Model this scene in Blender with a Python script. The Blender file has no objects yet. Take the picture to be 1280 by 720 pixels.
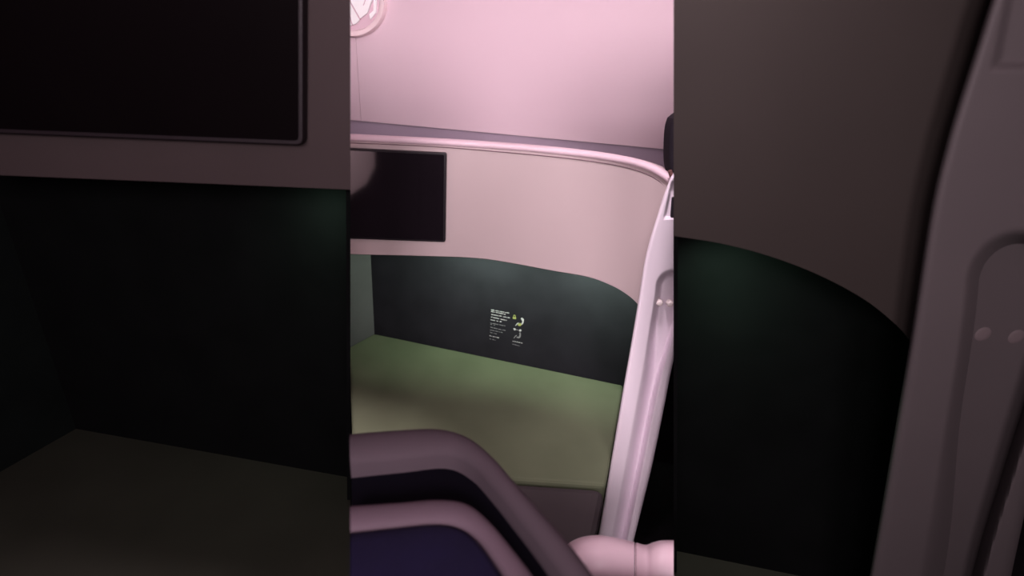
import bpy, bmesh, math, random
from mathutils import Vector, Matrix
random.seed(7)
scene = bpy.context.scene
COL = scene.collection
scene.view_settings.view_transform = 'Standard'
scene.view_settings.look = 'None'

# ------------------------------------------------------------------ camera
FPX = 600.0
EYE = Vector((0, 0, 1.35))
PITCH = math.radians(22); ROLL = math.radians(4)
F = Vector((0, math.cos(PITCH), -math.sin(PITCH)))
R0 = Vector((1, 0, 0)); U0 = Vector((0, math.sin(PITCH), math.cos(PITCH)))
RT = R0 * math.cos(ROLL) + U0 * math.sin(ROLL)
UP = U0 * math.cos(ROLL) - R0 * math.sin(ROLL)
cd = bpy.data.cameras.new('camera'); cam = bpy.data.objects.new('camera', cd); COL.objects.link(cam)
m = Matrix((RT, UP, -F)).transposed().to_4x4(); m.translation = EYE
cam.matrix_world = m
cd.sensor_width = 36; cd.lens = 36 * FPX / 1280; cd.clip_start = 0.02
scene.camera = cam

def ray(px, py): return F + RT * ((px - 640) / FPX) - UP * ((py - 360) / FPX)
def proj(p):
    d = Vector(p) - EYE; z = d.dot(F)
    return 640 + FPX * d.dot(RT) / z, 360 - FPX * d.dot(UP) / z
def onY(px, py, Y): r = ray(px, py); return EYE + r * (Y / r.y)
def onZ(px, py, Z): r = ray(px, py); return EYE + r * ((Z - EYE.z) / r.z)
class Plane:
    def __init__(s, a, b):                      # vertical plane through two points
        s.o = Vector(a); u = Vector(b) - s.o; u.z = 0; s.u = u.normalized()
        s.n = Vector((s.u.y, -s.u.x, 0))
        if s.n.dot(EYE - s.o) < 0: s.n = -s.n
    def at(s, px, py, lift=0):
        r = ray(px, py); t = (s.o + s.n * lift - EYE).dot(s.n) / r.dot(s.n); return EYE + r * t

def smooth(pts, n=8):                           # Catmull-Rom through 2-D/3-D points
    pts = [tuple(p) for p in pts]; out = []
    for i in range(len(pts) - 1):
        p0 = pts[max(i - 1, 0)]; p1 = pts[i]; p2 = pts[i + 1]; p3 = pts[min(i + 2, len(pts) - 1)]
        for k in range(n):
            t = k / n
            out.append(tuple(.5 * (2 * b + (c - a) * t + (2 * a - 5 * b + 4 * c - d) * t * t + (3 * b - a - 3 * c + d) * t ** 3)
                             for a, b, c, d in zip(p0, p1, p2, p3)))
    out.append(pts[-1]); return out
def lerp(tab, x):
    if x <= tab[0][0]:
        (a, b), (c, d) = tab[0], tab[1]
    elif x >= tab[-1][0]:
        (a, b), (c, d) = tab[-2], tab[-1]
    else:
        for (a, b), (c, d) in zip(tab, tab[1:]):
            if a <= x <= c: break
    return b + (d - b) * (x - a) / (c - a)
def sstep(a, b, x):
    t = min(1, max(0, (x - a) / (b - a))); return t * t * (3 - 2 * t)

# ------------------------------------------------------------------ materials
def lin(c): return tuple(((v / 255) / 12.92 if v / 255 <= .04045 else ((v / 255 + .055) / 1.055) ** 2.4) for v in c)
def mat(name, col, rough=.6, spec=.3, var=.06, scale=6, bump=0, bscale=400, specks=None, metal=0):
    M = bpy.data.materials.new(name); M.use_nodes = True
    nt = M.node_tree; b = nt.nodes['Principled BSDF']
    b.inputs['Roughness'].default_value = rough; b.inputs['Specular IOR Level'].default_value = spec
    b.inputs['Metallic'].default_value = metal
    tc = nt.nodes.new('ShaderNodeTexCoord')
    nz = nt.nodes.new('ShaderNodeTexNoise'); nz.inputs['Scale'].default_value = scale; nz.inputs['Detail'].default_value = 3
    nt.links.new(tc.outputs['Object'], nz.inputs['Vector'])
    rp = nt.nodes.new('ShaderNodeValToRGB')
    rp.color_ramp.elements[0].position = .3; rp.color_ramp.elements[1].position = .7
    rp.color_ramp.elements[0].color = tuple(c * (1 - var) for c in col) + (1,)
    rp.color_ramp.elements[1].color = tuple(min(1, c * (1 + var)) for c in col) + (1,)
    nt.links.new(nz.outputs['Fac'], rp.inputs['Fac'])
    src = rp.outputs['Color']
    if specks:
        vo = nt.nodes.new('ShaderNodeTexVoronoi'); vo.inputs['Scale'].default_value = specks[1]
        nt.links.new(tc.outputs['Object'], vo.inputs['Vector'])
        lt = nt.nodes.new('ShaderNodeMath'); lt.operation = 'LESS_THAN'; lt.inputs[1].default_value = specks[2]
        nt.links.new(vo.outputs['Distance'], lt.inputs[0])
        mx = nt.nodes.new('ShaderNodeMixRGB'); mx.inputs['Color2'].default_value = specks[0] + (1,)
        nt.links.new(lt.outputs[0], mx.inputs['Fac']); nt.links.new(src, mx.inputs['Color1']); src = mx.outputs['Color']
    nt.links.new(src, b.inputs['Base Color'])
    if bump:
        n2 = nt.nodes.new('ShaderNodeTexNoise'); n2.inputs['Scale'].default_value = bscale
        nt.links.new(tc.outputs['Object'], n2.inputs['Vector'])
        bp = nt.nodes.new('ShaderNodeBump'); bp.inputs['Strength'].default_value = bump; bp.inputs['Distance'].default_value = .001
        nt.links.new(n2.outputs['Fac'], bp.inputs['Height']); nt.links.new(bp.outputs['Normal'], b.inputs['Normal'])
    return M
M = dict(
    pink=mat('pink_wall_lining', (.74, .56, .62), .55, .25, .015, 2),
    strip=mat('grey_mauve_trim', (.40, .31, .39), .6, .2, .03),
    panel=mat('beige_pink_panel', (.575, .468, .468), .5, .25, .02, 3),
    rim=mat('pale_pink_plastic', (.86, .66, .73), .35, .4, .01),
    seam=mat('dark_seam', (.22, .15, .17), .8, .1),  # dark joint line below the rim
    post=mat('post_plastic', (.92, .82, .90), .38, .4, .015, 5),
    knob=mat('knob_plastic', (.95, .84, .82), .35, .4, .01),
    bezel=mat('bezel_black', (.012, .009, .012), .4, .35),
    screen=mat('screen_glass', (.011, .008, .011), .1, 1.0, .02),
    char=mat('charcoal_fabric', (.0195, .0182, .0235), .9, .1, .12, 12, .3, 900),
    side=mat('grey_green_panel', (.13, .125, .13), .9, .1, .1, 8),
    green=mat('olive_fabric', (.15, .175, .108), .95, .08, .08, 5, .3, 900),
    white=mat('white_emblem', (.97, .95, .95), .4, .3, .01),
    cream=mat('cream_emblem_rim', (.93, .74, .76), .4, .3, .01),
    disc=mat('emblem_disc', (.70, .50, .57), .5, .2, .02),
    navy=mat('navy_fabric', (.0055, .0035, .022), .85, .2, .15, 30, .5, 1500, ((.05, .04, .08), 260, .10)),
    black=mat('black_trough', (.0010, .0006, .003), .8, .1, .1),
    mauve=mat('mauve_grey_shell', (.066, .050, .060), .8, .12, .05, 6),
    lip=mat('mauve_lip', (.105, .073, .092), .75, .15, .05, 6),
    nearshade=mat('bench_shade_mauve', (.066, .056, .058), .9, .05, .08, 5),  # shade on the near bench, put into the colour
    carpet=mat('dark_carpet', (.006, .005, .006), .95, .05, .3, 60, .5, 800),
    dark=mat('dark_lining', (.006, .005, .007), .9, .1, .1),
    head=mat('dark_headrest_fabric', (.022, .018, .024), .85, .1, .1, 20),
    tan=mat('tan_trim', (.22, .11, .10), .7, .2),
    ink=mat('white_print', (.55, .53, .55), .7, .1), ink2=mat('grey_print', (.25, .24, .26), .7, .1),
    yellow=mat('yellow_print', (.38, .40, .13), .7, .1),
    dpanel=mat('darkened_mauve_panel', (.034, .0245, .025), .75, .1, .05, 4),  # bay copies of the suite materials, low light put into the base colours
    dpanelR=mat('darkened_brown_panel', (.0225, .0178, .0162), .75, .1, .05, 4),
    dbez=mat('added_bay_bezel', (.012, .008, .010), .5, .2), dscr=mat('darkened_screen', (.0018, .0010, .0013), .6, .02),
    dwall=mat('darkened_alcove_wall', (.0024, .0026, .0027), .95, .03, .15, 9),
    dside=mat('darkened_alcove_side', (.0038, .0048, .0046), .95, .03, .15, 9),
    dgreen=mat('darkened_olive_fabric', (.017, .017, .013), .95, .04, .1, 6),
    dpost=mat('darkened_post_plastic', (.062, .052, .054), .6, .15, .03, 5),
    dknob=mat('darkened_knob_plastic', (.095, .075, .078), .6, .15, .02),
)

# ------------------------------------------------------------------ mesh helpers
def obj(name, bm, m, parent=None, smooth_shade=False, bevel=0, seg=3):
    bmesh.ops.recalc_face_normals(bm, faces=bm.faces[:])
    me = bpy.data.meshes.new(name); bm.to_mesh(me); bm.free()
    o = bpy.data.objects.new(name, me); COL.objects.link(o); me.materials.append(m)
    if smooth_shade:
        for p in me.polygons: p.use_smooth = True
        me.set_sharp_from_angle(angle=math.radians(50))
    if bevel:
        b = o.modifiers.new('bevel', 'BEVEL'); b.width = bevel; b.segments = seg; b.limit_method = 'ANGLE'; b.angle_limit = math.radians(40)
    if parent: o.parent = parent; o.matrix_parent_inverse = parent.matrix_world.inverted()
    return o
def thing(name, label, cat, loc, group=None):
    o = bpy.data.objects.new(name, None); COL.objects.link(o); o.empty_display_size = .05
    o.location = loc; o.matrix_world = Matrix.Translation(loc)
    return tag(o, label, cat, group)
def tag(o, label, cat, group=None):
    o['label'] = label; o['category'] = cat
    if group: o['group'] = group
    return o
def struct(o): o['kind'] = 'structure'; return o
def prism(bm, pts, vec):
    vec = Vector(vec); a = [bm.verts.new(p) for p in pts]; b = [bm.verts.new(Vector(p) + vec) for p in pts]
    n = len(pts); bm.faces.new(a); bm.faces.new(b[::-1])
    for i in range(n): bm.faces.new((a[i], b[i], b[(i + 1) % n], a[(i + 1) % n]))
    return bm
def prisms(*args):
    bm = bmesh.new()
    for pts, vec in args: prism(bm, pts, vec)
    return bm
def grid(bm, rows, closed=False, caps=False):
    V = [[bm.verts.new(p) for p in r] for r in rows]
    n = len(rows[0]); k = n if closed else n - 1
    for i in range(len(V) - 1):
        for j in range(k): bm.faces.new((V[i][j], V[i][(j + 1) % n], V[i + 1][(j + 1) % n], V[i + 1][j]))
    if caps: bm.faces.new(V[0]); bm.faces.new(V[-1][::-1])
    return bm
def tube(path, ra, rb, up=Vector((0, 0, 1)), seg=14):
    """rounded bar along path, half width ra sideways and rb along `up`"""
    rows = []; P = [Vector(p) for p in path]
    for i, p in enumerate(P):
        t = (P[min(i + 1, len(P) - 1)] - P[max(i - 1, 0)]).normalized(); s = t.cross(up).normalized(); u = s.cross(t)
        rows.append([p + s * ra * math.cos(2 * math.pi * k / seg) + u * rb * math.sin(2 * math.pi * k / seg) for k in range(seg)])
    return grid(bmesh.new(), rows, True, True)
def box(x0, x1, y0, y1, z0, z1):
    return prism(bmesh.new(), [(x0, y0, z0), (x1, y0, z0), (x1, y1, z0), (x0, y1, z0)], (0, 0, z1 - z0))
def button(c, n, r, h):
    n = n.normalized(); u = n.orthogonal().normalized(); v = n.cross(u); rows = []
    for rr, hh in ((1, 0), (1, .45), (.93, .75), (.75, .93), (.45, 1), (.1, 1.0)):
        rows.append([c + (u * math.cos(a) + v * math.sin(a)) * r * rr + n * h * hh for a in [2 * math.pi * k / 24 for k in range(24)]])
    return grid(bmesh.new(), rows, True, True)

# ------------------------------------------------------------------ room
struct(obj('floor', box(-2.6, 2.6, -1.7, 3.0, -.05, 0), M['carpet']))
struct(obj('ceiling', box(-2.6, 2.6, -1.7, 3.0, 2.35, 2.4), M['pink']))
struct(obj('wall_left', box(-2.65, -2.6, -1.7, 3.0, 0, 2.35), M['dark']))
struct(obj('wall_right', box(2.6, 2.65, -1.7, 3.0, 0, 2.35), M['dark']))
bm = box(-2.6, 2.6, -1.75, -1.7, 1.30, 2.35); struct(obj('wall_rear', bm, M['pink']))
struct(obj('trim_2', box(-1.0, 2.6, -1.76, -1.69, 0, 1.30), M['dark']))
struct(obj('trim_4', box(-2.6, -1.0, -1.76, -1.69, 0, .42), M['dark']))
struct(obj('added_rear_panel', box(-2.6, -1.0, -1.75, -1.68, .42, 1.30), M['pink']))  # pink panel added behind the camera for the monitor to reflect

ZW = onY(438, 150, 2.1).z
WP = Plane(onZ(438, 150, ZW), onZ(836, 187, ZW))
wl = WP.o - WP.u * 1.9; wr = WP.o + WP.u * 2.6
nb = -WP.n
s_a, s_b = WP.at(444.5, 45), WP.at(451, 147)
def seam_at(z): q = s_a.lerp(s_b, (z - s_a.z) / (s_b.z - s_a.z)); return Vector((q.x, q.y, 0))
g = WP.u * .0012
def slant(a0, a1, b0, b1): return [(a0.x, a0.y, ZW), (b0.x, b0.y, ZW), (b1.x, b1.y, 2.35), (a1.x, a1.y, 2.35)]
s0_, s1_ = seam_at(ZW), seam_at(2.35)
def wallquad(a, b, z0, z1): return [(a.x, a.y, z0), (b.x, b.y, z0), (b.x, b.y, z1), (a.x, a.y, z1)]
struct(obj('wall_back', prisms((slant(wl, wl, s0_ - g, s1_ - g), nb * .05), (slant(s0_ + g, s1_ + g, wr, wr), nb * .05),
        (slant(s0_ - g * 2 + nb * .004, s1_ - g * 2 + nb * .004, s0_ + g * 2 + nb * .004, s1_ + g * 2 + nb * .004), nb * .04)), M['pink']))
struct(obj('trim_1', prisms((wallquad(wl + nb * .012, wr + nb * .012, ZW - .30, ZW + .0), nb * .04)), M['strip']))
struct(obj('trim_3', prisms((wallquad(wl + nb * .012, wr + nb * .012, 0, ZW - .30), nb * .04)), M['dark']))

# ------------------------------------------------------------------ emblem on the back wall
ce = WP.at(441, 2); re = (WP.at(484.5, 2) - ce).length
V3 = Vector((0, 0, 1))
em = thing('wall_emblem', 'round cream-rimmed emblem with white leaf shapes on the pink wall', 'emblem', ce)
def circ(r, lift, n=64): return [ce + WP.n * lift + (WP.u * math.cos(a) + V3 * math.sin(a) * .81) * r for a in [2 * math.pi * k / n for k in range(n)]]
obj('emblem_disc', grid(bmesh.new(), [circ(re * .86, 0), circ(re * .86, .006), circ(.001, .006)], True), M['disc'], em)
obj('emblem_rim', grid(bmesh.new(), [circ(re, -.001), circ(re, .016), circ(re * .985, .022), circ(re * .86, .020), circ(re * .80, .008), circ(re * .80, -.001)], True), M['cream'], em, True)
Z = lambda pts: [WP.at(430 + x / 12, y / 12, .007) for x, y in pts]
def mir(pts): return [(x, 48 - y) for x, y in pts][::-1]
leaves = [
    [(110, 22), (255, 280), (300, 245), (362, 198), (392, 105), (432, 5), (448, -120), (420, -250), (330, -320), (225, -250), (150, -120)],
    [(-60, -60), (98, 30), (170, 158), (248, 296), (205, 350), (150, 374), (128, 330), (105, 235), (40, 80)],
    [(-130, 0), (20, 90), (88, 235), (110, 330), (136, 380), (95, 386), (20, 372), (-60, 330), (-130, 200)],
    [(456, -60), (496, -60), (496, 186), (408, 296), (390, 218), (436, 178), (452, 160)],
    [(-150, -40), (-60, -110), (90, -180), (200, -300), (120, -390), (-40, -380), (-170, -250)],
]
for L in leaves: obj('leaf', prisms((Z(L), WP.n * .006)), M['white'], em)
obj('leaf_groove', prisms((Z([(-60, -64), (-50, -70), (106, 26), (178, 154), (256, 288), (248, 297), (170, 160), (98, 34)]), WP.n * .0075)), M['disc'], em)
obj('leaf_groove', prisms((Z([(92, 190), (100, 188), (116, 300), (142, 374), (134, 380), (106, 304)]), WP.n * .0075)), M['disc'], em)
obj('leaf_groove', prisms((Z([(345, -30), (352, -26), (310, 88), (302, 84)]), WP.n * .0075)), M['disc'], em)

# ------------------------------------------------------------------ monitor partition
YB = [(300, 1.40), (560, 1.40), (680, 1.375), (760, 1.315), (810, 1.25), (840, 1.20), (870, 1.16)]
top = smooth([(380, 165.5), (438, 169), (540, 174), (640, 180.5), (720, 188), (775, 196), (812, 206), (838, 221), (850, 233)], 8)
bot = smooth([(360, 314), (438, 317.5), (520, 319.5), (590, 322), (630, 327), (690, 338), (735, 346), (765, 357), (785, 369), (798, 381), (812, 398), (840, 430)], 8)
YBS = smooth([(x, y) for x, y in [(250, 1.40), (400, 1.402), (560, 1.396), (680, 1.37), (760, 1.315), (810, 1.255), (840, 1.20), (870, 1.13)]], 12)
def ytab(tab, x): return lerp(YBS, x)
def column(px, py):
    p = onY(px, py, ytab(YB, px)); lo, hi = .3, p.z
    for _ in range(40):
        z = (lo + hi) / 2; q = proj((p.x, p.y, z))
        if q[1] > lerp(bot, q[0]): lo = z
        else: hi = z
    return p, Vector((p.x, p.y, (lo + hi) / 2))
cols = [column(*t) for t in top]
first = cols[0]; dleft = (cols[0][0] - cols[4][0]).normalized()
cols = [(first[0] + dleft * .42, first[1] + dleft * .42)] + cols
def offs(i):
    a = cols[max(i - 1, 0)][0]; b = cols[min(i + 1, len(cols) - 1)][0]; t = (b - a); t.z = 0; t.normalize()
    return Vector((t.y, -t.x, 0))        # towards the camera
pt = thing('suite_partition', 'curved pink-beige partition carrying the monitor, lit suite in the middle', 'partition', (cols[20][1].x, cols[20][1].y, 0))
rows = []
for i, (a, b) in enumerate(cols):
    n = -offs(i) * .035
    f = [a.lerp(b, k / 10) for k in range(11)]
    e = offs(i) * .004
    rows.append(f + [b + n * .15 - V3 * .003 , b + n, a + n])
obj('panel', grid(bmesh.new(), rows, True, True), M['panel'], pt, True)
path = [a + offs(i) * -.006 + V3 * -.007 for i, (a, b) in enumerate(cols)]
obj('top_rim', tube(path, .015, .0105), M['rim'], pt, True)
path = []
sm = smooth([(380, 175), (438, 177.5), (540, 182), (640, 190), (720, 198), (775, 206.5), (810, 217), (830, 230), (836, 242)], 8)
for (px, py) in sm:
    best = min(range(len(cols)), key=lambda i: abs(proj(cols[i][0])[0] - px))
    path.append(onY(px, py + 1.0, ytab(YB, px)) + offs(best) * .003)
obj('seam_line', tube(path, .0016, .0013, seg=6), M['seam'], pt)

# monitor
YM = 1.40 - .018
TV = Plane(onY(438, 240, YM), onY(557, 240, YM))
def tvp(px, py, l=0): return TV.at(px, py, l)
tr, br = tvp(556.5, 191), tvp(557.5, 303)
z1, z0 = tr.z, br.z; xr = (tr.x + br.x) / 2; tl = tvp(438, 185.5); bl = tvp(438, 298.5)
s1 = (tr.z - tl.z) / (tr.x - tl.x); s0 = (br.z - bl.z) / (br.x - bl.x)
xl = xr - .50
mon = thing('monitor', 'black flat monitor mounted on the pink-beige partition above the alcove', 'monitor', (xr - .25, YM, z0))
def rr(x0, x1, r, inset, y):
    o = []
    for cx, top_, a0 in ((x1, 1, 0), (x0, 1, 90), (x0, 0, 180), (x1, 0, 270)):
        for k in range(6):
            a = math.radians(a0 + k * 18)
            X = cx + (-1 if cx == x1 else 1) * (r + inset) + r * math.cos(a)
            base = (z1 + s1 * (X - xr) - r - inset) if top_ else (z0 + s0 * (X - xr) + r + inset)
            o.append((X, y, base + r * math.sin(a)))
    return o
obj('bezel', prisms((rr(xl, xr, .006, 0, YM), (0, .03, 0))), M['bezel'], mon, bevel=.0025)
obj('screen', prisms((rr(xl, xr, .004, .006, YM - .0006), (0, .004, 0))), M['screen'], mon)

# ------------------------------------------------------------------ alcove and bench
ZB = .40
A = onZ(468, 416, ZB); B = onZ(780, 480.5, ZB); Lf = onZ(438, 432, ZB)
BW = Plane(A, B); SW = Plane(A, Lf)
B2 = A + (B - A) * 1.12; L2 = A + (Lf - A) * 1.15
ztop = cols[10][0].z - .06
al = thing('footwell_alcove', 'dark charcoal alcove under the pink-beige partition with a green glow on its wall', 'alcove', (A.x, A.y, 0))
def vwall(a, b, z0_, z1_, n): return ([(a.x, a.y, z0_), (b.x, b.y, z0_), (b.x, b.y, z1_), (a.x, a.y, z1_)], n)
obj('back_wall', prisms(vwall(A, B2, ZB - .05, ztop, -BW.n * .02)), M['char'], al)
obj('side_wall', prisms(vwall(L2, A, ZB - .05, ztop, -SW.n * .02)), M['side'], al)
# roof of the alcove, closing it under the partition
pa, pb = cols[0][1], cols[-6][1]
rp = [Vector((c[0].x, c[0].y, 0)) - offs(i) * .04 for i, c in enumerate(cols) if i > 1 and i < len(cols) - 5]
zr = ztop - .06
roof = [Vector((p.x, p.y, zr)) for p in rp] + [Vector((B2.x, B2.y, zr)), Vector((A.x, A.y, zr)), Vector((L2.x, L2.y, zr))]
obj('alcove_roof', prisms((roof, (0, 0, .015))), M['char'], al)

C1 = onZ(762, 585, ZB); C2 = onZ(735, 720, ZB)
bench_pts = [A, B, C1, C2, onZ(446, 640, ZB), onZ(437, 560, ZB), onZ(438, 470, ZB), L2]
bench = thing('olive_bench', 'olive green padded bench filling the lit alcove behind the pink post', 'bench', ((A.x + B.x) / 2, (A.y + B.y) / 2 - .2, 0))
C1 = onZ(757.5, 606, ZB); D1 = onZ(442, 585, ZB); D2 = onZ(450, 700, ZB)
cush = [A, B, C1, D1, onZ(438, 470, ZB), L2]
obj('bench_cushion', prisms(([Vector(p) + BW.n * .002 for p in cush], (0, 0, -ZB))), M['green'], bench, bevel=.012)
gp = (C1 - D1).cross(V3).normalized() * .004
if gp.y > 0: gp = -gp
obj('bench_shade', prisms(([C1 + gp, onZ(736, 720, ZB), D2, D1 + gp], (0, 0, -ZB))), M['nearshade'], bench, bevel=.03)  # shade over the near bench, built as a separate darker piece

# LED glow on alcove wall
def area(name, loc, target, sx, sy, power, col):
    l = bpy.data.lights.new(name, 'AREA'); l.shape = 'RECTANGLE'; l.size = sx; l.size_y = sy; l.energy = power; l.color = col
    o = bpy.data.objects.new(name, l); COL.objects.link(o); o.location = loc
    d = Vector(target) - Vector(loc); o.rotation_euler = d.to_track_quat('-Z', 'Y').to_euler(); return o

# ------------------------------------------------------------------ notice printed on the alcove wall
NT = lambda x, y, l=.0008: BW.at(600 + x / 10.29, 376 + y / 10.29, l)
pl = thing('safety_notice', 'small printed notice in white and yellow on the dark alcove wall', 'notice', NT(330, 560))
def textline(bm, x0, y0, x1, y1, h, words):
    L = math.hypot(x1 - x0, y1 - y0); n = max(6, int(L / 8)); gaps = set(random.sample(range(2, n - 1), min(words, n - 4)))
    for k in range(n):
        if k in gaps: continue
        a, b = k / n, (k + .78) / n; hh = h * random.choice((.7, .75, 1, .8))
        q = [(x0 + (x1 - x0) * a, y0 + (y1 - y0) * a), (x0 + (x1 - x0) * b, y0 + (y1 - y0) * b)]
        prism(bm, [NT(*q[0]), NT(*q[1]), NT(q[1][0], q[1][1] - hh), NT(q[0][0], q[0][1] - hh)], BW.n * .0003)
def line(a, h, w, m):
    bm = bmesh.new(); textline(bm, *a, h, w); obj('text_line', bm, m, pl)
for a in ((142, 120, 378, 165), (142, 142, 330, 180), (145, 180, 385, 226), (142, 214, 345, 258), (138, 248, 278, 277), (125, 455, 245, 482), (420, 524, 545, 549)): line(a, 14, 4, M['ink'])
for a in ((135, 290, 328, 328), (135, 306, 195, 320), (135, 345, 330, 388), (130, 378, 292, 413), (130, 410, 218, 431), (125, 492, 200, 511), (418, 560, 510, 586)): line(a, 11, 3, M['ink2'])
def icon(name, polys, m): obj(name, prisms(*[([NT(*p) for p in P], BW.n * .0003) for P in polys]), m, pl)
icon('padlock_icon', [[(422, 205), (465, 212), (464, 238), (421, 230)], [(427, 204), (430, 186), (443, 178), (457, 188), (460, 210), (452, 208), (450, 194), (443, 188), (437, 192), (435, 205)]], M['yellow'])
icon('seat_icon', [[(455, 318), (478, 287), (500, 280), (498, 292), (480, 300), (462, 322)], [(525, 225), (540, 215), (566, 238), (560, 282), (543, 308), (528, 300), (545, 268)]], M['ink'])
icon('seat_cushion_icon', [[(484, 300), (520, 284), (528, 300), (540, 308), (512, 328), (488, 316)]], M['yellow'])
icon('arrow_icon', [[(430, 350), (455, 354), (463, 372), (445, 382), (431, 368)], [(503, 372), (522, 366), (536, 380), (522, 396), (504, 390)], [(468, 370), (497, 376), (497, 380), (468, 374)]], M['ink'])
icon('recline_icon', [[(432, 480), (455, 447), (476, 440), (472, 452), (455, 462), (440, 484)], [(505, 412), (518, 404), (528, 430), (520, 470), (502, 483), (470, 474), (474, 460), (498, 462), (508, 440)]], M['ink2'])

# ------------------------------------------------------------------ posts (the flank one follows the same shape)
LT = [(222, 838), (246, 829), (265, 823), (287, 816), (306, 810.5), (331, 804.8), (381, 797), (440, 787), (484, 779.3), (560, 766.5), (600, 759.6), (684, 745), (704, 741)]
RTb = [(222, 900), (340, 868), (455, 841), (500, 832), (560, 820), (600, 811), (684, 790), (704, 785)]
LT = smooth(LT, 6)
SC = [(330, 841), (370, 838), (430, 824), (484, 811.5), (600, 789), (680, 773), (720, 765)]
SH = [(330, 20), (370, 19.5), (430, 15), (484, 12), (600, 11), (680, 10), (720, 10)]
SC = smooth(SC, 6); SH = smooth(SH, 6); RTb = smooth(RTb, 6)
def make_post(name, label, k, Yp, mp, mk, group, y0, y1, scale, xo=None, part='post'):
    """outline in the upright plane y=Yp; k enlarges the pixel outline, scale the relief"""
    tx = lambda x: 640 + (x - 640) * k
    ty = lambda y: 360 + (y - 360) * k
    nR, nU = 220, 72
    rows = []; back = xo or .09 * scale
    def relief(x, y):
        d = 0
        c, h = lerp(SC, y), lerp(SH, y)
        if y > 358: s = h - abs(x - c)
        else: s = h - math.hypot(x - c, (y - 358))
        if y > 358:
            wl_ = 8 + 7 * sstep(400, 470, y)
            d -= .046 * min(sstep(-1, wl_, x - c + h), sstep(-1, 8, c + h - x))
        else: d -= .046 * sstep(-1.0, 8, s)
        # shallow finger recess near the top
        lx = 838 + (y - 228) * (829 - 838) / 44
        s2 = min(x - lx, y - 226, 274 - y, 870 - x)
        d -= .012 * sstep(-.5, 4, s2)
        # soft ridge line left of the channel
        return d * scale
    for i in range(nR + 1):
        y = y0 + (y1 - y0) * i / nR; l, r = lerp(LT, y), lerp(RTb, y); row = []
        pl_ = onY(tx(l), ty(y), Yp); row.append(pl_ + Vector((.006 * scale + back * max(0, pl_.x / pl_.y), back, 0)))
        for j in range(nU + 1):
            u = j / nU; x = l + (r - l) * u; d = relief(x, y)
            e = 5.0
            if x - l < e: d -= .010 * scale * (1 - math.sqrt(max(0, 1 - (1 - (x - l) / e) ** 2)))
            if r - x < e: d -= .010 * scale * (1 - math.sqrt(max(0, 1 - (1 - (r - x) / e) ** 2)))
            row.append(onY(tx(x), ty(y), Yp - d))
        pr = onY(tx(r), ty(y), Yp); row.append(pr + Vector((-.006 * scale + back * max(0, pl_.x / pl_.y), back, 0)))
        rows.append(row)
    base = onY(tx(790), ty(y1), Yp)
    t = thing(name, label, 'post', (base.x, base.y, max(0, base.z)), group)
    obj(part, grid(bmesh.new(), rows, True, True), mp, t, True)
    for (bx, by) in ((823.5, 377), (836.5, 378)):
        c = onY(tx(bx), ty(by), Yp + (.034 if k == 1 else .068))
        obj('button', button(c, Vector((0, -1, 0)), 5.0 / FPX * k * Yp * .95, .014 if k == 1 else .014), mk, t, True)
    return t, tx, ty
post, tx, ty = make_post('grooved_post', 'pale pink upright post with a long groove and two round buttons', 1, 1.08, M['post'], M['knob'], None, 222, 704, 1)
hs = [onY(x, y, 1.086) for x, y in ((840.5, 247), (866, 244), (866, 270), (838.5, 273))]
o = obj('dark_insert', prisms((hs, (0, .006, 0))), M['head'], post)

# dark headrest seen past the post
hp = [(842, 148), (838.5, 160), (836.8, 180), (836.6, 200), (838, 212), (841, 219), (850, 224), (900, 226), (930, 200), (930, 160), (900, 140), (860, 138)]
hd = thing('dark_headrest', 'dark rounded headrest edge beside the end of the pink rim', 'headrest', onY(870, 225, 1.22))
obj('headrest_shell', prisms(([onY(x, y, 1.19) for x, y in smooth(hp + hp[:1], 5)[:-1]], (0, .06, 0))), M['head'], hd, bevel=.008)
obj('headrest_trim', tube([onY(x, y, 1.185) for x, y in smooth([(837.6, 213), (839.5, 219.5), (846, 225.5), (870, 229), (900, 229)], 4)], .006, .005, seg=8), M['tan'], hd, True)

# ------------------------------------------------------------------ foreground padded seat
ZS = .86
Ac = [(438, 546), (500, 541), (548, 540), (585, 551), (617, 577), (650, 615), (686, 655), (716, 690), (745, 730), (765, 765)]
Bc = [(438, 582), (500, 576), (558, 571), (590, 585), (615, 611), (641, 643), (671, 681), (700, 721), (714, 745), (726, 765)]
Cc = [(438, 631), (500, 627), (549, 623.5), (584, 629), (612, 651), (640, 684), (664, 715), (683, 745), (694, 765)]
Dc = [(438, 661.5), (490, 656), (545, 651), (575, 655.5), (598, 671), (618, 697), (633, 720), (648, 748), (657, 765)]
def contour(pts, n=60):
    s = smooth(pts, 16); P = [onZ(x, y, ZS) for x, y in s]
    d = [0]
    for a, b in zip(P, P[1:]): d.append(d[-1] + (b - a).length)
    out = []
    for k in range(n + 1):
        t = d[-1] * k / n; i = 0
        while i < len(d) - 2 and d[i + 1] < t: i += 1
        f = (t - d[i]) / max(1e-9, d[i + 1] - d[i]); out.append(P[i].lerp(P[i + 1], f))
    return out
cA, cB, cC, cD = map(contour, (Ac, Bc, Cc, Dc))
seat = thing('padded_seat', 'dark navy padded seat corner with mauve-grey rims in the near foreground', 'seat', (-.05, .3, 0))
def band(c0, c1, prof, name, m, skirt=None):
    rows = []
    for k, (a, b) in enumerate(zip(c0, c1)):
        w = sstep(.38, .62, k / (len(c0) - 1)) if skirt else 1
        tg = c0[min(k + 1, len(c0) - 1)] - c0[max(k - 1, 0)]; nr = Vector((-tg.y, tg.x, 0)).normalized()
        r = [(a + nr * (-t * .038 * (.15 + .85 * w)) if t < -.05 else a + (b - a) * t) + V3 * h for t, h in prof]
        rows.append(r)
    return obj(name, grid(bmesh.new(), rows, True, True), m, seat, True)
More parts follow.
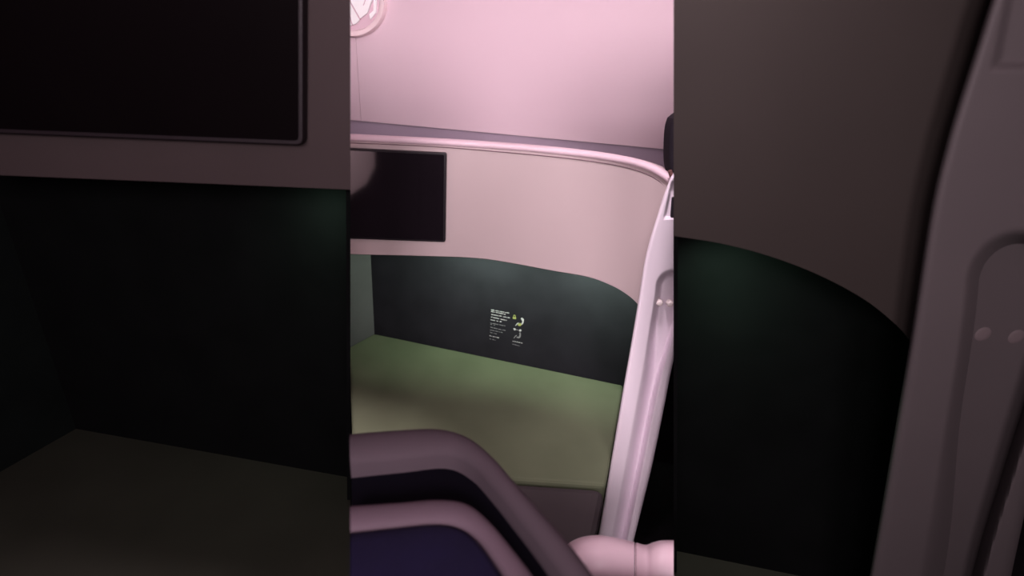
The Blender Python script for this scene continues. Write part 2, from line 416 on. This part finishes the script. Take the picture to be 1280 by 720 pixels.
arc = lambda h, n=10, z=0: [(.5 - .5 * math.cos(math.pi * k / n), z + h * math.sin(math.pi * k / n)) for k in range(n + 1)]
band(cA, cB, [(-.30, -.30), (-.28, -.05), (-.16, -.015)] + arc(.016) + [(1.0, -.06), (.9, -.30)], 'outer_rim', M['mauve'])
band(cB, cC, [(0, -.05), (.0, -.022), (.5, -.026), (1, -.022), (1, -.05)], 'trough', M['black'])
band(cC, cD, [(0, -.06)] + arc(.009, z=-.004) + [(1, -.06)], 'inner_rim', M['lip'])
rows = []
corner = onZ(438, 765, ZS)
for k, d in enumerate(cD):
    rows.append([corner.lerp(d, t) + V3 * h for t, h in ((.02, -.08), (.02, .0), (.4, .002), (.8, .001), (.93, -.001), (.975, -.004), (.995, -.010), (.998, -.08))])
obj('cushion', grid(bmesh.new(), rows, True, True), M['navy'], seat, True)

# ------------------------------------------------------------------ foreground armrest
sil = smooth([(697, 728), (699, 713), (704, 701), (713, 690), (728, 682.5), (748, 680), (770, 683.5), (793, 690), (807, 694), (816, 690.5), (827, 687.5), (842, 687.3)], 7)
YA = .62
ar = thing('armrest', 'pale pink rounded armrest end at the bottom beside the post', 'armrest', onY(770, 770, YA))
def armsec(pts, name, grow=0):
    rows = []
    for (px, py) in pts:
        t_ = onY(px, py, YA); b_ = onY(px, 775, YA); c = (t_ + b_) / 2; r = (t_.z - b_.z) / 2 + grow
        ry = min(r, .06)
        v_ = (t_ - b_).normalized(); n_ = (t_ - EYE).cross(b_ - EYE).normalized(); w_ = v_.cross(n_)
        if w_.dot(EYE - c) < 0: w_ = -w_
        rows.append([c + w_ * (ry * math.cos(a)) + (t_ - b_) * .5 * math.sin(a) for a in [2 * math.pi * k / 28 for k in range(28)]])
    # squarer front by superellipse
    return obj(name, grid(bmesh.new(), rows, True, True), M['rim'], ar, True)
armsec([(696.5, 745)] + [p for p in sil if p[0] <= 794], 'rounded_end')
armsec([p for p in sil if p[0] >= 794.8], 'arm_body')
obj('shade_block', prisms(([(.11, -.35, 0), (.34, -.35, 0), (.34, .44, 0), (.13, .44, 0)], (0, 0, .73))), M['mauve'], ar, bevel=.02)  # added out of view to block the front lamps from the near bench
obj('arm_base', box(.135, .205, .45, YA + .03, 0, onY(770, 768, YA).z), M['rim'], ar, bevel=.01)
armsec([(793.8, 691.2), (795.0, 691.8)], 'joint', 0)

# ------------------------------------------------------------------ added near bays on either side, dimness put into their colours
YF = .85
def zk(x, y): return 640 + (x - 640) * 3.168, 360 + (y - 360) * 3.168
# added left bay
lp = thing('added_partition', 'added mauve-brown partition with darkened colour at far left holding a large dark screen', 'partition', onY(200, 237, YF))
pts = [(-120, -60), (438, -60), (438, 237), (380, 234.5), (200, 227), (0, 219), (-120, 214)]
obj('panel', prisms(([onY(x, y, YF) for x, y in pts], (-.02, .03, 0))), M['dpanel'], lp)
dm = thing('added_monitor', 'added large dark screen on the darkened mauve-brown partition at far left', 'monitor', onY(200, 181, YF))
def poly_round(pts, ci, r=8):
    a, b, c = Vector(pts[ci - 1]), Vector(pts[ci]), Vector(pts[ci + 1]); out = []
    p = b + (a - b).normalized() * r; q = b + (c - b).normalized() * r
    for k in range(7):
        t = k / 6; out.append(tuple(p * (1 - t) ** 2 + b * 2 * t * (1 - t) + q * t * t))
    return list(pts[:ci]) + out + list(pts[ci + 1:])
o1 = poly_round([(-110, -55), (378, -55), (378, 181.5), (-110, 162)], 2, 9)
o2 = poly_round([(-106, -55), (373, -55), (373, 176), (-106, 157)], 2, 6)
obj('bezel', prisms(([onY(x, y, YF - .02) for x, y in o1], (0, .022, 0))), M['dbez'], dm, bevel=.002)
obj('screen', prisms(([onY(x, y, YF - .0206) for x, y in o2], (0, .004, 0))), M['dscr'], dm)
zl = onY(95, 536, 1.12).z
a = onZ(95, 536, zl); b = onZ(438, 597, zl); l = onZ(0, 590, zl)
P1 = Plane(a, b); P2 = Plane(a, l)
da = thing('added_alcove', 'added near-black alcove under the darkened partition at far left', 'alcove', (a.x, a.y, 0))
zt = onY(200, 200, YF + .03).z
l2 = a + (l - a) * 1.35
abot = a - V3 * .05; atop = a.copy(); atop.z = zt
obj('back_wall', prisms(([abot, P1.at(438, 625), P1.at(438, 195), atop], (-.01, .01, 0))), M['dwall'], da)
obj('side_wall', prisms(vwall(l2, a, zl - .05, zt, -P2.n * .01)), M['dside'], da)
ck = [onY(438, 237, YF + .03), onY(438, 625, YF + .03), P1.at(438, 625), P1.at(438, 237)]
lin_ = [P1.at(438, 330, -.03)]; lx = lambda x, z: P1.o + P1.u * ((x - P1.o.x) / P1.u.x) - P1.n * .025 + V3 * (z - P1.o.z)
obj('reflection_panel', prisms(([lx(-.95, .96), lx(-.60, .98), lx(-.545, 1.02), lx(-.515, 1.08), lx(-.51, 1.19), lx(-.95, 1.19)], (0, .008, 0))), M['panel'], da)  # added hidden pink panel, there for the lit monitor screen to reflect
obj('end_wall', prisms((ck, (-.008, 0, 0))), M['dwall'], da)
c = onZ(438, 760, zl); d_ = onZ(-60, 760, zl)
db = obj('added_bench', prisms(([a, b, c, d_, l2], (0, 0, -zl))), M['dgreen'])
tag(db, 'added dark olive bench top inside the near-black alcove at lower left', 'bench')

# added right bay
rpn = obj('added_curved_partition', prisms(([onY(x, y, YF) for x, y in
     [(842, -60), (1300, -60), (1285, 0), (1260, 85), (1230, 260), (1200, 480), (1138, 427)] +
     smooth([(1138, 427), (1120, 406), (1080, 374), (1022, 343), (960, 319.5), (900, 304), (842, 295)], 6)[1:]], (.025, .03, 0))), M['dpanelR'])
tag(rpn, 'added brown partition with darkened colour at far right with an arched lower edge', 'partition')
make_post('added_grooved_post', 'added mauve-grey post with darkened colour, with a groove and two round buttons at far right', 3.168, .79, M['dpost'], M['dknob'], None, 226, 516, 1.8, .055)
Z2 = onY(842, 688, 1.03).z
a = onZ(842, 688, Z2); b = onZ(1000, 720, Z2); P3 = Plane(a, b); b2 = a + (b - a) * 2.2
ra = thing('added_arched_alcove', 'added near-black alcove below the arched edge of the darkened partition at far right', 'alcove', (a.x, a.y, 0))
zt = onY(1000, 285, YF + .03).z
b2bot = b2 - V3 * .05; b2top = b2.copy(); b2top.z = zt
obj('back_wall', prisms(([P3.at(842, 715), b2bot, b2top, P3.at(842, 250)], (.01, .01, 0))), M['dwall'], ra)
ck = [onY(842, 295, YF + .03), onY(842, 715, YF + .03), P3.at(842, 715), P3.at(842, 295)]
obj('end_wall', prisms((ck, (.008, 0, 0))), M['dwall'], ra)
rb = obj('added_corner_bench', prisms(([a, b, onZ(1110, 742, Z2), onZ(1100, 790, Z2), onZ(842, 790, Z2)], (0, 0, -Z2))), M['dgreen'])
tag(rb, 'added dark olive bench corner in the near-black alcove at far right', 'bench')

# ------------------------------------------------------------------ lights
W = bpy.data.worlds.new('world'); scene.world = W; W.use_nodes = True
W.node_tree.nodes['Background'].inputs['Color'].default_value = (.9, .75, .85, 1)
W.node_tree.nodes['Background'].inputs['Strength'].default_value = .1
area('wall_fill', (-.1, 1.15, 1.95), (-.05, 2.2, 1.75), 2.6, .3, 1.9, (1, .86, .93))  # added lamp without a fixture, brightens the pink wall
area('front_glow', (.45, -1.1, 1.75), (-.1, 1.4, 1.1),   .6, .5, 24, (1, .84, .90))
area('front_glow', (-.35, -1.1, 1.75), (.2, 1.4, 1.1),   .6, .5, 24, (1, .84, .90))
o = area('added_wall_wash', (-.15, -1.0, 2.2), (-.12, 2.0, 1.52), 1.2, .3, 2.0, (1, .85, .93)); o.data.spread = math.radians(34)  # added lamp behind the camera, evens out the pink wall
o = area('post_fill', (.05, .6, 2.2), (.42, 1.06, .95), .15, .15, 1.6, (1, .84, .92)); o.data.spread = math.radians(50)  # added overhead lamp without a fixture, brightens the post
def led(px, w, power):
    i = min(range(len(cols)), key=lambda i: abs(proj(cols[i][1])[0] - px)); b = cols[i][1]
    q = b - offs(i) * .042; q.z = b.z + .006
    t = b - offs(i) * 1.0; wallp = q + (t - q) * 0
    d = -offs(i); s_ = (BW.o - q).dot(BW.n) / d.dot(BW.n); hit = q + d * s_
    print('LED', px, tuple(q), 'gap', s_, 'bottom', tuple(b))
    area('led_strip', q, hit - V3 * s_ * .25, w, .03, power, (.74, 1, .76))
led(592, .26, 2.4); led(738, .17, 2.2)
o = area('emblem_fill', (-.45, 1.3, 2.2), ce, .1, .1, .06, (1, .95, .97)); o.data.spread = math.radians(30)  # added lamp without a fixture, whitens the emblem leaves
o = area('reflection_fill', (-.75, 1.28, 1.7), (-.66, 1.03, 1.08), .1, .1, 3, (1, .8, .88)); o.data.spread = math.radians(50)  # added hidden lamp, lights the panel reflected in the monitor
cd.dof.use_dof = True; cd.dof.focus_distance = 1.35; cd.dof.aperture_fstop = 2.2
for px, py, P_, w, pw in ((915, 316, P3, .09, .8), (395, 240, P1, .10, .35)):
    q = onY(px, py, YF + .05) + V3 * .015
    o = area('added_strip', q, P_.at(px, py + 90), w, .015, pw, (.6, 1, .7)); o.data.spread = math.radians(110)  # added green lamps for the glow inside the added bays
